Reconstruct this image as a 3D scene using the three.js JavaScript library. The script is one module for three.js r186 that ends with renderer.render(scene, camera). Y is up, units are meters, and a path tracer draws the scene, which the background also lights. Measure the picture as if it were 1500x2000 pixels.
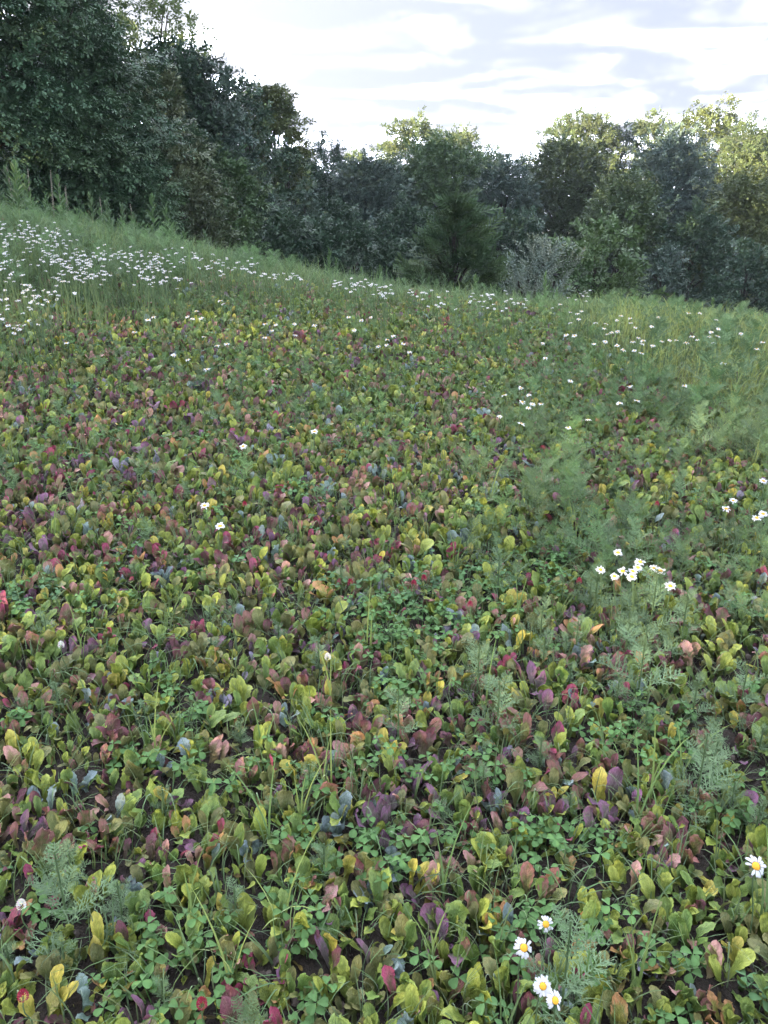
import * as THREE from 'three';
import { mergeGeometries, mergeVertices } from 'three/addons/utils/BufferGeometryUtils.js';
import { createNoise2D, createNoise3D } from 'simplex-noise';

// ------------------------------------------------------------------ camera, sky, sun, exposure
const scene = new THREE.Scene();
const PITCH = Math.atan(580 / 1540), EYE = 1.4, F = 1540;       // F: focal length in pixels of the 1500 x 2000 photograph
const camera = new THREE.PerspectiveCamera(2 * Math.atan(1000 / F) * 180 / Math.PI, 3 / 4, 0.05, 2000);
camera.position.set(0, EYE, 0);
camera.rotation.x = -PITCH;
camera.updateMatrixWorld(true);

const EXPOSURE = 7.2;
const renderer = new THREE.WebGLRenderer();
renderer.toneMapping = THREE.LinearToneMapping;
renderer.toneMappingExposure = EXPOSURE;
renderer.shadowMap.enabled = true;

function rng(seed) { let a = seed >>> 0; return () => { a = (a + 0x6D2B79F5) | 0; let t = Math.imul(a ^ (a >>> 15), 1 | a); t = (t + Math.imul(t ^ (t >>> 7), 61 | t)) ^ t; return ((t ^ (t >>> 14)) >>> 0) / 4294967296; }; }
const noise2 = createNoise2D(rng(11)), noise3 = createNoise3D(rng(12));
const fbm2 = (x, y, o = 4) => { let s = 0, a = .5, f = 1; for (let i = 0; i < o; i++) { s += a * noise2(x * f + i * 17.3, y * f - i * 9.1); a *= .5; f *= 2.03; } return s; };
const lerp = (a, b, t) => a + (b - a) * t, clamp = (x, a = 0, b = 1) => Math.min(b, Math.max(a, x));
const sstep = (a, b, x) => { const t = clamp((x - a) / (b - a)); return t * t * (3 - 2 * t); };

const SUN = new THREE.Vector3(-0.90, Math.tan(10.5 * Math.PI / 180), 0.42).normalize();
{
  const W = 2048, Hh = 1024, data = new Float32Array(W * Hh * 4), K = 1 / EXPOSURE;
  let sumE = 0, sumW = 0;
  const glowDir = new THREE.Vector3(-0.80, 0.12, -0.59).normalize();   // thin bright cloud round the low sun and to its right
  for (let j = 0; j < Hh; j++) {
    const el = ((j + .5) / Hh - .5) * Math.PI, y = Math.sin(el), ce = Math.cos(el);
    for (let i = 0; i < W; i++) {
      const az = ((i + .5) / W - .5) * 2 * Math.PI, x = ce * Math.cos(az), z = ce * Math.sin(az);
      let r, g, b;
      if (y < -0.02) { r = .05; g = .06; b = .04; } else {
        const q = 1 / (Math.max(y, 0) + .05), px = x * q, pz = z * q;
        const ds = x * SUN.x + y * SUN.y + z * SUN.z, dg = x * glowDir.x + y * glowDir.y + z * glowDir.z;
        const wx = px + .35 * noise2(px * .9, pz * .9 + 40), wz = pz + .25 * noise2(px * .9 + 60, pz * .9);
        const n = .75 * fbm2(wx * .42 + 3.1, wz * .95 + 1.7, 3) + .75 * fbm2(wx * 1.3 + 7, wz * 2.6, 6);
        const c = 1.25 * n - .22 + .42 * sstep(.62, .99, dg) + .26 * sstep(.15, .07, y), thin = sstep(-.50, .36, c), thick = Math.pow(sstep(-.05, .70, c), 1.4);
        const bl = lerp(1, .86, sstep(.1, .9, y));
        r = lerp(.70 * bl, 1.32, thin) + 23.5 * thick; g = lerp(.775 * bl, 1.35, thin) + 25.7 * thick; b = lerp(.97 * bl, 1.5, thin) + 31.5 * thick;
        const glow = 1.0 * Math.pow(Math.max(dg, 0), 4) + 1.1 * Math.pow(Math.max(ds, 0), 40);
        r += glow * 1.08; g += glow; b += glow * .86;
      }
      if (y > 0) { sumE += y * ce * (r * .3 + g * .6 + b * .1); sumW += y * ce; }
      const k = (j * W + i) * 4; data[k] = r * K; data[k + 1] = g * K; data[k + 2] = b * K; data[k + 3] = 1;
    }
  }
  const t = new THREE.DataTexture(data, W, Hh, THREE.RGBAFormat, THREE.FloatType);
  t.mapping = THREE.EquirectangularReflectionMapping; t.magFilter = t.minFilter = THREE.LinearFilter; t.needsUpdate = true;
  console.log('mean sky', (sumE / sumW).toFixed(2));
  scene.background = t; scene.environment = t;
}
const sun = new THREE.DirectionalLight(new THREE.Color(1.0, 0.83, 0.54), 5);
sun.position.copy(SUN).multiplyScalar(120); sun.castShadow = true; sun.shadow.radius = 1.5;
Object.assign(sun.shadow.camera, { left: -90, right: 90, top: 60, bottom: -60, near: 1, far: 300 });
sun.shadow.mapSize.set(4096, 4096);
scene.add(sun);
scene.fog = new THREE.FogExp2(new THREE.Color().setRGB(.75, .83, 1), .0003);   // thin blue fog added to lift the dark tones, like lens glare

// ------------------------------------------------------------------ terrain
const sTab = (() => { const a = [0]; let s = 0; for (let d = 0; d < 400; d += .05) { const sl = d < 5.2 ? .12 : lerp(.12, -.25, sstep(5.2, 9.4, d)) + .25 * sstep(15, 22, d); s += sl * .05; a.push(s); } return a; })();
function H(x, z) {
  const d = Math.max(0, -z), i = Math.min(sTab.length - 2, d / .05), k = Math.floor(i);
  const s = lerp(sTab[k], sTab[k + 1], i - k);
  const xs = x < 0 ? -22 * Math.tanh(-x / 22) : 12 * Math.tanh(x / 12), dt = 16 * Math.tanh(d / 16) + .6;
  return s + dt * (-.0178 * xs + .0058 * (Math.sqrt(xs * xs + .6) - .77)) + .03 * fbm2(x * .35, z * .35, 2) * Math.min(1, d / 2);
}
const FWD = new THREE.Vector3(), tmp = new THREE.Vector3();
const rayDir = (X, Y) => new THREE.Vector3((X - 750) / F, (1000 - Y) / F, -1).applyEuler(camera.rotation).normalize();
function at(X, Y, d) { const r = rayDir(X, Y); return r.multiplyScalar(d / -r.z).add(camera.position); }
function onGround(X, Y, h = 0, far = 26) {                        // where the ray through a pixel comes within h of the ground
  const r = rayDir(X, Y);
  for (let t = .6; t < far; t += .01) { const y = EYE + r.y * t; if (y <= H(r.x * t, r.z * t) + h) return new THREE.Vector3(r.x * t, y, r.z * t); }
  return null;
}
const inv = camera.matrixWorldInverse.copy(camera.matrixWorld).invert();
function px(x, y, z) { tmp.set(x, y, z).applyMatrix4(inv); return [750 - tmp.x / tmp.z * F, 1000 + tmp.y / tmp.z * F]; }

// ------------------------------------------------------------------ object helpers
const used = {};
function numbered(n) { const k = used[n] = (used[n] ?? -1) + 1; return k ? `${n}_${String(k).padStart(3, '0')}` : n; }
function tag(o, label, category, group, kind) { o.userData = {}; if (label) o.userData.label = label; if (category) o.userData.category = category; if (group) o.userData.group = group; if (kind) o.userData.kind = kind; return o; }
function thing(name, label, category, pos, group, kind) { const o = new THREE.Group(); o.name = numbered(name); scene.add(o); o.position.copy(pos); return tag(o, label, category, group, kind); }
function part(parent, name, geo, mat) { const m = new THREE.Mesh(geo, mat); m.name = name; m.castShadow = m.receiveShadow = true; parent.add(m); return m; }
function instances(parent, name, geo, mat, list, kind = 'stuff') {   // list: [{ m: Matrix4, c: Color }]
  if (!list.length) return null;
  const im = new THREE.InstancedMesh(geo, mat, list.length);
  list.forEach((e, i) => { im.setMatrixAt(i, e.m); im.setColorAt(i, e.c); });
  im.name = name; im.castShadow = im.receiveShadow = true; if (kind) im.userData.kind = kind; parent.add(im); return im;
}
class GB {                                                        // a geometry builder: positions, colours, uv
  constructor() { this.p = []; this.i = []; this.c = []; this.u = []; }
  v(x, y, z, c = [1, 1, 1], u = 0, w = 0) { this.p.push(x, y, z); this.c.push(c[0], c[1], c[2]); this.u.push(u, w); return this.p.length / 3 - 1; }
  t(a, b, c) { this.i.push(a, b, c); } q(a, b, c, d) { this.i.push(a, b, c, a, c, d); }
  build() { const g = new THREE.BufferGeometry(); g.setAttribute('position', new THREE.Float32BufferAttribute(this.p, 3)); g.setAttribute('color', new THREE.Float32BufferAttribute(this.c, 3)); g.setAttribute('uv', new THREE.Float32BufferAttribute(this.u, 2)); g.setIndex(this.i); g.computeVertexNormals(); return g; }
}
const V = (x, y, z) => new THREE.Vector3(x, y, z), Q = new THREE.Quaternion(), E = new THREE.Euler();
function mat4(p, rx, ry, rz, s, order = 'YXZ') { return new THREE.Matrix4().compose(p, new THREE.Quaternion().setFromEuler(new THREE.Euler(rx, ry, rz, order)), typeof s === 'number' ? V(s, s, s) : s); }

// ------------------------------------------------------------------ textures
function grey(c) { c.magFilter = THREE.LinearFilter; c.wrapS = c.wrapT = THREE.RepeatWrapping; return c; }
function pixelMap(w, h, f, srgb = true) {
  const d = new Uint8Array(w * h * 4);
  for (let j = 0; j < h; j++) for (let i = 0; i < w; i++) { const c = f(i / w, j / h), k = (j * w + i) * 4; d[k] = 255 * clamp(c[0]); d[k + 1] = 255 * clamp(c[1]); d[k + 2] = 255 * clamp(c[2]); d[k + 3] = 255; }
  const t = grey(new THREE.DataTexture(d, w, h)); if (srgb) t.colorSpace = THREE.SRGBColorSpace; t.minFilter = THREE.LinearFilter; t.needsUpdate = true; return t;
}
// leaf skin: u 0..1 across, v 0..1 along; pale midrib and side veins, blotches, a few brown specks
const veinAt = (u, v) => { const a = Math.abs(u - .5) * 2; const mid = Math.exp(-Math.pow(a / .05, 2)); const k = (v * 9 - a * 2.2 + 40) % 1, side = Math.exp(-Math.pow((k - .5) / .07, 2)) * sstep(1, .7, a) * sstep(.3, .42, v); return Math.max(mid, .75 * side); };
const leafMap = pixelMap(128, 256, (u, v) => {
  const n = .5 + .5 * fbm2(u * 5, v * 9, 4), s = fbm2(u * 9 + 30, v * 16, 3), vein = veinAt(u, v), b = lerp(.86 + .14 * (n - .5), 1, vein * .85);
  const spot = sstep(.46, .58, s) * .45; return [b * (1 - spot * .35), b * (1 - spot * .6), b * (1 - spot * .7)];
});
const leafBump = pixelMap(128, 256, (u, v) => { const n = .5 + .25 * fbm2(u * 7, v * 13, 4) - .3 * veinAt(u, v); return [n, n, n]; }, false);
const soilMap = pixelMap(512, 512, (u, v) => {
  const a = Math.PI * 2, x = Math.cos(u * a), y = Math.sin(u * a), z = Math.cos(v * a), w = Math.sin(v * a);
  const n = .5 + .5 * (noise3(x * 3 + z * 2, y * 3 + w, z * 3) * .5 + noise3(x * 9 + w * 4, y * 9, z * 9) * .3 + noise3(x * 30, y * 30 + w * 20, z * 30) * .3);
  const straw = noise3(x * 14 + 9, y * 14 + w * 22, z * 3) > .72 ? .25 : 0, b = .55 + .45 * n; return [b + straw, b * .97 + straw, b * .93 + straw * .7];
});
const barkMap = pixelMap(128, 256, (u, v) => { const n = .55 + .3 * fbm2(u * 16, v * 4, 4) + .15 * fbm2(u * 40, v * 14, 2); return [n, n * .98, n * .95]; });

// ------------------------------------------------------------------ materials
const leafy = (o = {}) => new THREE.MeshPhysicalMaterial({ color: 0xffffff, vertexColors: true, roughness: 1, side: THREE.DoubleSide, transmission: .3, thickness: 0, specularIntensity: .6, ...o });
const TINTS = [[.80, .82, .84], [.95, .95, .95], [1.08, 1.06, 1.0], [.90, .97, .86]];
const brassicaMats = TINTS.map((t) => leafy({ color: new THREE.Color().setRGB(...t), map: leafMap, bumpMap: leafBump, bumpScale: .0022, roughness: .48, transmission: 0 }));
const brassicaMat = leafy({ map: leafMap, bumpMap: leafBump, bumpScale: .0022, roughness: .48, transmission: 0 });
const softLeaf = leafy();
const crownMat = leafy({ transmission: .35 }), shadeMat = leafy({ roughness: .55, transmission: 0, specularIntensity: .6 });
const cedarMat = leafy({ roughness: .8, transmission: 0 });
const stemMat = new THREE.MeshStandardMaterial({ color: new THREE.Color().setRGB(.065, .115, .045), roughness: .7 });
const petalMat = leafy({ color: new THREE.Color().setRGB(.76, .77, .82), transmission: .35 });
const discMat = new THREE.MeshStandardMaterial({ color: new THREE.Color().setRGB(.72, .38, .03), roughness: .85 });
const barkMat = new THREE.MeshStandardMaterial({ color: new THREE.Color().setRGB(.10, .085, .07), map: barkMap, bumpMap: barkMap, bumpScale: .02, roughness: .95 });
const dryMat = new THREE.MeshStandardMaterial({ color: new THREE.Color().setRGB(.27, .25, .20), roughness: .95, side: THREE.DoubleSide });
const soilMat = new THREE.MeshStandardMaterial({ color: 0xffffff, vertexColors: true, map: soilMap, bumpMap: soilMap, bumpScale: .012, roughness: 1 });

// ------------------------------------------------------------------ ground
{
  const g = new GB(), NX = 260, NZ = 260, xs = [], zs = [];
  for (let i = 0; i <= NX; i++) { const t = i / NX * 2 - 1; xs.push(Math.sign(t) * (7 * Math.abs(t) + 393 * Math.pow(Math.abs(t), 7))); }
  for (let j = 0; j <= NZ; j++) { const t = j / NZ; zs.push(t < .1 ? lerp(300, 1, Math.pow(t / .1, .3)) : 1 - (16 * ((t - .1) / .9) + 484 * Math.pow((t - .1) / .9, 7))); }
  for (let j = 0; j <= NZ; j++) for (let i = 0; i <= NX; i++) {
    const x = xs[i], z = zs[j], d = -z, near = sstep(11, 7, Math.hypot(x, z)), r = near * (.014 * noise2(x * 9, z * 9) + .008 * noise2(x * 27, z * 27));
    const k = sstep(7, 10, d + 1.2 * fbm2(x * .6, z * .6, 3)), a = [.042, .034, .028], b = [.035, .048, .02];
    g.v(x, H(x, z) + r, z, [lerp(a[0], b[0], k), lerp(a[1], b[1], k), lerp(a[2], b[2], k)], x / .7, z / .7);
  }
  for (let j = 0; j < NZ; j++) for (let i = 0; i < NX; i++) { const a = j * (NX + 1) + i; g.q(a, a + 1, a + NX + 2, a + NX + 1); }
  const m = new THREE.Mesh(g.build(), soilMat); m.name = 'ground'; m.receiveShadow = m.castShadow = true; scene.add(m); tag(m, 'dark bare soil rising to the crest of the field', 'ground', null, 'structure');
}

// ------------------------------------------------------------------ foliage sprays of the trees (unit length, growing along +y, upper face +z)
function leaflet(g, p, dir, up, L, W, c, fold = .18) {           // a folded leaf of four triangles
  const s = V().crossVectors(dir, up).normalize(), n = V().crossVectors(s, dir).normalize();
  const P = (a, b, f) => p.clone().addScaledVector(dir, a * L).addScaledVector(s, b * W).addScaledVector(n, f * W);
  const add = (q, k) => g.v(q.x, q.y, q.z, [c[0] * k, c[1] * k, c[2] * k]);
  const a = add(P(0, 0, 0), 1), b = add(P(.5, .5, fold), 1), d = add(P(.48, -.5, fold), 1), e = add(P(1, 0, -.08), 1), m = add(P(.5, 0, 0), 1);
  g.t(a, b, m); g.t(m, b, e); g.t(a, m, d); g.t(d, m, e);
}
function sprayBroad(seed, n = 10, L = .34, W = .2) {             // a twig with broad leaves all round it
  const g = new GB(), r = rng(seed);
  for (let i = 0; i < n; i++) {
    const t = .1 + .85 * i / (n - 1), a = i * 2.4 + r(), tilt = .5 + .6 * r();
    const dir = V(Math.cos(a) * Math.sin(tilt + .3), Math.cos(tilt + .3) + .15, Math.sin(a) * Math.sin(tilt + .3) * .55).normalize(), k = .85 + .3 * r();
    leaflet(g, V(.05 * Math.cos(a), t * .75, .05 * Math.sin(a)), dir, V(.3 * (r() - .5), .3 * (r() - .5), 1).normalize(), L * (.75 + .5 * r()), W * (.8 + .4 * r()), [k, k, k]);
  }
  return g.build();
}
function sprayFine(seed, n = 22, L = .17, W = .075) {              // slender twig with many narrow leaves held upwards
  const g = new GB(), r = rng(seed);
  for (let i = 0; i < n; i++) {
    const t = .05 + .95 * i / (n - 1), a = i * 2.4, tilt = .55 + .35 * r(), k = .8 + .4 * r();
    leaflet(g, V(0, t, .03 * Math.sin(t * 5)), V(Math.cos(a) * Math.sin(tilt), Math.cos(tilt), Math.sin(a) * Math.sin(tilt)).normalize(), V(-Math.cos(a), .6, -Math.sin(a)).normalize(), L * (.7 + .6 * r()), W, [k, k, k]);
  }
  return g.build();
}
function sprayNeedle(seed) {                                      // a feathery cedar branchlet
  const g = new GB(), r = rng(seed);
  for (let i = 0; i < 16; i++) {
    const t = i / 15, s = i % 2 ? 1 : -1, L = .36 * (1 - .7 * t) + .08, a = s * (.75 - .2 * t), base = V(0, t * .85, -.12 * t * t);
    for (let j = 0; j < 2; j++) { const k = .75 + .5 * r(), dir = V(Math.sin(a), Math.cos(a), .35 * (r() - .5) + (j ? .5 : -.15)).normalize(); leaflet(g, base, dir, V(r() - .5, .2, 1).normalize(), L * (.7 + .5 * r()), .05, [k, k, k], .02); }
  }
  return g.build();
}
const SPRAYS = { broad: [1, 2, 3].map((s) => sprayBroad(s)), round: [4, 5, 6].map((s) => sprayBroad(s, 13, .26, .19)), fine: [9, 10].map((s) => sprayFine(s)), needle: [11, 12].map(sprayNeedle), layered: [13, 14, 15].map((s) => sprayBroad(s, 16, .24, .13)) };

// ------------------------------------------------------------------ trees
function limb(g, pts, r0, r1) { const c = new THREE.CatmullRomCurve3(pts), n = 6, t = new THREE.TubeGeometry(c, n, 1, 7), p = t.attributes.position, f = c.getSpacedPoints(n); for (let i = 0; i <= n; i++) for (let j = 0; j <= 7; j++) { const k = i * 8 + j, r = lerp(r0, r1, i / n); tmp.fromBufferAttribute(p, k).sub(f[i]).multiplyScalar(r).add(f[i]); p.setXYZ(k, tmp.x, tmp.y, tmp.z); } g.push(t); }
let treeSeed = 100;
// shape: round, tall, bank (leafy to the ground), cone, shrub
function tree({ name = 'tree', label, category = 'tree', group, p, h, r, shape = 'bank', spray = 'broad', size = .45, dens = 1, tint, vary = .22, lobes = 22, low = .04, mat }) {
  const R = rng(treeSeed++), o = thing(name, label, category, p, group), L = [];
  const prof = { round: (t) => Math.sqrt(Math.max(0, 1 - Math.pow((t - .5) / .52, 2))), tall: (t) => Math.pow(Math.sin(Math.PI * clamp(.1 + t * .86)), .65), bank: (t) => .92 * Math.pow(Math.max(0, 1 - Math.pow(t, 2.6)), .6) + .04, cone: (t) => .95 * Math.pow(1 - t, 1.1) + .05, shrub: (t) => .55 + .5 * t }[shape];
  for (let i = 0; i < lobes; i++) {
    const t = (i + .5) / lobes, y = h * lerp(low, .94, Math.pow(t, .9)), w = r * prof(clamp(lerp(0, .96, t))), a = i * 2.39996 + R(), q = shape === 'cone' ? .55 + .65 * R() : Math.sqrt(R()) * .35 + .6;
    const lr = Math.max(r * (.24 + .26 * R()) * (shape === 'cone' ? .35 + .3 * (1 - t) : 1), .12);
    L.push({ c: V(Math.cos(a) * Math.max(0, w - lr * (shape === 'cone' ? .2 : .55)) * q * 1.15, Math.max(y, lr * .3), Math.sin(a) * Math.max(0, w - lr * (shape === 'cone' ? .2 : .55)) * q * 1.15), r: lr, k: 1 + vary * 1.1 * (R() - .5), hue: R() - .5 });
  }
  const geos = SPRAYS[spray], buckets = geos.map(() => []), up = V(0, 1, 0), col = new THREE.Color();
  for (const l of L) {
    const n = Math.round(dens * 11.5 * l.r * l.r / (size * size) * 2.1);
    for (let i = 0; i < n; i++) {
      const u = R() * 2 - 1, a = R() * 6.2832, s = Math.sqrt(1 - u * u), dir = V(s * Math.cos(a), u * .85 + .12, s * Math.sin(a)).normalize();
      if (u < -.2 && spray !== 'needle' && R() < .6) continue;
      const bump = 1 + .6 * noise3((p.x + l.c.x + dir.x * l.r) / (l.r * .8), (l.c.y + dir.y * l.r) / (l.r * .8), (p.z + l.c.z + dir.z * l.r) / (l.r * .8));
      const rad = l.r * bump * (.45 + .6 * Math.pow(R(), .6)), pos = V().copy(dir).multiplyScalar(rad); pos.y *= spray === 'layered' ? .6 : spray === 'needle' ? .45 : .85; pos.add(l.c);
      if (pos.y < -.1) continue;
      const out = V(pos.x, 0, pos.z).normalize(), g = dir.clone().multiplyScalar(.8).addScaledVector(out, .35).add(V(R() - .5, R() - .5 + (spray === 'fine' ? 1.1 : spray === 'layered' ? -.25 : .05), R() - .5));
      if (spray === 'needle') g.set(out.x + .7 * (R() - .5), .25 + .5 * R(), out.z + .7 * (R() - .5));
      if (spray === 'layered') g.y = g.y * .55 - .12;
      g.normalize();
      const nn = up.clone().multiplyScalar(spray === 'layered' ? 1.2 : .6).addScaledVector(dir, .8).add(V(1.3 * (R() - .5), .4 * (R() - .5), 1.3 * (R() - .5))), x = V().crossVectors(g, nn).normalize(), z = V().crossVectors(x, g), sc = size * (.7 + .6 * R());
      const m = new THREE.Matrix4().makeBasis(x, g, z).scale(V(sc, sc, sc)).setPosition(pos.addScaledVector(g, -sc * .4));
      const k = l.k * (1 + vary * (R() - .5)), hu = vary * .5 * (R() - .5) + l.hue * vary * .5;
      buckets[Math.floor(R() * geos.length)].push({ m, c: col.clone().setRGB(tint[0] * k * (1 + hu), tint[1] * k, tint[2] * k * (1 - hu)) });
    }
  }
  const tr = [], th = shape === 'shrub' ? h * .3 : h * .75, tr0 = Math.max(.02, h * .022);
  if (shape === 'shrub') for (let i = 0; i < 7; i++) { const a = i * .9; limb(tr, [V(0, -.1, 0), V(Math.cos(a) * r * .25, h * .3, Math.sin(a) * r * .25), V(Math.cos(a) * r * .55, h * .75, Math.sin(a) * r * .55)], tr0, tr0 * .3); }
  else {
    limb(tr, [V(0, -.3, 0), V(.03 * r, th * .35, 0), V(-.03 * r, th * .7, .03 * r), V(0, th, 0)], tr0, tr0 * .3);
    for (let i = 2; i < L.length; i += 2) { const c = L[i].c, y0 = Math.min(th * .9, Math.max(h * .06, c.y * .55)); limb(tr, [V(0, y0, 0), V(c.x * .5, lerp(y0, c.y, .6), c.z * .5), c], tr0 * .42, tr0 * .1); }
  }
  part(o, 'trunk', mergeGeometries(tr), barkMat);
  const crown = new THREE.Group(); crown.name = 'crown'; crown.userData.kind = 'stuff'; o.add(crown);
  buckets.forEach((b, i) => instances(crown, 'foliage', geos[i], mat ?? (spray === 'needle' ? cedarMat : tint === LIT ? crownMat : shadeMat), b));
  return o;
}
// a tree seen in the photograph: middle X, top Y, half width, all in its pixels, standing d metres ahead
function seen(X, top, half, d, o) {
  const a = at(X, top, d), y = H(a.x, -d), r = half / F * d * 1.08;
  return tree({ p: V(a.x, y, -d), h: a.y - y, r, ...o });
}
const DARK = [.037, .070, .038], BLUE = [.052, .084, .060], MID = [.062, .108, .042], OLIVE = [.085, .110, .056], LIT = [.090, .124, .042], LOCUST = [.066, .122, .064], GREYGREEN = [.125, .16, .12];  // LIT and similar pale tints have some sunlight put into the colour
// left wood, from near to far
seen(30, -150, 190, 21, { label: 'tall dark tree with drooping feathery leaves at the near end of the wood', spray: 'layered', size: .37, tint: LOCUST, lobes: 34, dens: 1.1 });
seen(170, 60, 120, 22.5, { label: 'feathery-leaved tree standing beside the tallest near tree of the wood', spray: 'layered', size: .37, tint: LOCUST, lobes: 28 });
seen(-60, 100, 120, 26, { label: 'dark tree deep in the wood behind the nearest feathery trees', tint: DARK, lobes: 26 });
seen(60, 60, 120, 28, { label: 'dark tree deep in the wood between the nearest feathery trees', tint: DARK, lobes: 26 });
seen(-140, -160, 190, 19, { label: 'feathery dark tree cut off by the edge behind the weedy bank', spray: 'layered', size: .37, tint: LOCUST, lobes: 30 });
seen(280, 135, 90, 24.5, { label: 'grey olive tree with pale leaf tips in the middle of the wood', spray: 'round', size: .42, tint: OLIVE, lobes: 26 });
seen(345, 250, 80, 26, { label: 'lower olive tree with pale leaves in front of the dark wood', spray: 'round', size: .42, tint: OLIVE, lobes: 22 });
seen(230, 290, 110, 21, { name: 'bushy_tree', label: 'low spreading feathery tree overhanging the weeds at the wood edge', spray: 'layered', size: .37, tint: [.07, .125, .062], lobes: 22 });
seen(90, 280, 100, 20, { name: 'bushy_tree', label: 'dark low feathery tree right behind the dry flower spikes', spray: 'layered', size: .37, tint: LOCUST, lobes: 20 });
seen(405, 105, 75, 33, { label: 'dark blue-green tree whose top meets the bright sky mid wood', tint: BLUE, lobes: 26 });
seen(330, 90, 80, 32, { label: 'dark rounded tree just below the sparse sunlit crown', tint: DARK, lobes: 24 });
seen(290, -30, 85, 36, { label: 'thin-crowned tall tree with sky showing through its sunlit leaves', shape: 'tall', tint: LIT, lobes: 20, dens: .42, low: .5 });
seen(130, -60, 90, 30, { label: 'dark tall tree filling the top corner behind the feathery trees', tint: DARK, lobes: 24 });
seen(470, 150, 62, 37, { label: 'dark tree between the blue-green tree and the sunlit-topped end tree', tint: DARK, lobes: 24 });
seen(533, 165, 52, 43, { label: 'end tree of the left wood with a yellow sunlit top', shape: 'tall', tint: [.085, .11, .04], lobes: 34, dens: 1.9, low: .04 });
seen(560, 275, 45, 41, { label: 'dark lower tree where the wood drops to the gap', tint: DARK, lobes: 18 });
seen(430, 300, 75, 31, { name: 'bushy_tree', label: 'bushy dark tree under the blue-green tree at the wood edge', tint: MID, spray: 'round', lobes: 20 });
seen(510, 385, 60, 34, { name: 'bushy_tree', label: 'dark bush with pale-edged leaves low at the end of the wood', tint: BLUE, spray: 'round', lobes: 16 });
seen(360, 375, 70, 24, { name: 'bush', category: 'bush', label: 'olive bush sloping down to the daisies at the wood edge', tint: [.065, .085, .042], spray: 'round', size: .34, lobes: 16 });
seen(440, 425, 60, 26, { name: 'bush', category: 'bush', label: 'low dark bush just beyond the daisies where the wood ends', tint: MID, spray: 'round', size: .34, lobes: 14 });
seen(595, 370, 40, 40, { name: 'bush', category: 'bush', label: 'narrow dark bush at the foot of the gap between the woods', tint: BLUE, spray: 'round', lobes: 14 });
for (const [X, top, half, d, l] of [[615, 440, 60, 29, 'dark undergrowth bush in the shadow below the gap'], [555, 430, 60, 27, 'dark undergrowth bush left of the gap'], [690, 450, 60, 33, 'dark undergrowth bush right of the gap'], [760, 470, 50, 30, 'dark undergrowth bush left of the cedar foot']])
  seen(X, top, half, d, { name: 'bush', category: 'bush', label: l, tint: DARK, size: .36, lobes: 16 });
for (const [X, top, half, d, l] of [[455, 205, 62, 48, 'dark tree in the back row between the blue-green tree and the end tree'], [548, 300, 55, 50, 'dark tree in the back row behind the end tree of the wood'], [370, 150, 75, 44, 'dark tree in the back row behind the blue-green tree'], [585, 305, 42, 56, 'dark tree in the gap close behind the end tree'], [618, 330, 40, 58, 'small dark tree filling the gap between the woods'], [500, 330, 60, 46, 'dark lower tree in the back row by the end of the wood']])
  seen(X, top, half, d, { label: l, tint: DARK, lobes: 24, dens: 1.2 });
// the wood along the far side
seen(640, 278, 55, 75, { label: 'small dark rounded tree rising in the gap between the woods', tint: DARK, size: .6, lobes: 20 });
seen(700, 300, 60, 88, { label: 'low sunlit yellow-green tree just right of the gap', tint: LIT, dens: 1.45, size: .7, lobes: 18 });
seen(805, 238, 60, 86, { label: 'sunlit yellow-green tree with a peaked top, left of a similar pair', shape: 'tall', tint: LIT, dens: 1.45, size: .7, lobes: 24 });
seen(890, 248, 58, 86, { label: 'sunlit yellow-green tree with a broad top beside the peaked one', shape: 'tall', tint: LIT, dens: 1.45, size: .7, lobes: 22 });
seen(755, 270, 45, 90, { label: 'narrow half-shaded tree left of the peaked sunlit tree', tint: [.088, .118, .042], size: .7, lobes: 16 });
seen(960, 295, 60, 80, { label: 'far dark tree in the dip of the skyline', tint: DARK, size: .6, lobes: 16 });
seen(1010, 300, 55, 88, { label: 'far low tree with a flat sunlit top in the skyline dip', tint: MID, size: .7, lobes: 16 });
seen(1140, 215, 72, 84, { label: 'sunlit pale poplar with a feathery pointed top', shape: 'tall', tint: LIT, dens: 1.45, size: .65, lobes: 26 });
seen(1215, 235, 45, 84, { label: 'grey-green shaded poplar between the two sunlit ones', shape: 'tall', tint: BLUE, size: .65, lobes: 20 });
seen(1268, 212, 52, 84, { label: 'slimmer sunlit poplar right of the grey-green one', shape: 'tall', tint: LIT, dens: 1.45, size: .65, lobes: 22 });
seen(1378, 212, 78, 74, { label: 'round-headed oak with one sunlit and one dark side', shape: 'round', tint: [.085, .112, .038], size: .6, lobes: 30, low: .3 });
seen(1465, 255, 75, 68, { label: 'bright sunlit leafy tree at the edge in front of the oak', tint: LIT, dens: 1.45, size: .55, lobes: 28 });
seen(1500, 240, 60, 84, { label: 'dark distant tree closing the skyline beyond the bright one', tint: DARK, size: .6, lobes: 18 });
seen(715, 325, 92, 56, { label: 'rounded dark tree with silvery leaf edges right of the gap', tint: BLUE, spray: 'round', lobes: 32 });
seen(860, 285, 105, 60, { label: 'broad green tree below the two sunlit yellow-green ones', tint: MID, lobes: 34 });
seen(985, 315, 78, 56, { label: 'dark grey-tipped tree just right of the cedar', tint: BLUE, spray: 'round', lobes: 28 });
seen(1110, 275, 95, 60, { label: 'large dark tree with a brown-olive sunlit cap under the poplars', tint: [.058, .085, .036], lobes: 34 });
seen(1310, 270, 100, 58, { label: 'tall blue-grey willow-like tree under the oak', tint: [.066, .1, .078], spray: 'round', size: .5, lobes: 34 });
seen(1225, 350, 88, 48, { label: 'olive-green tree with a domed top in front of the dark ones', tint: [.062, .096, .038], lobes: 30 });
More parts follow.
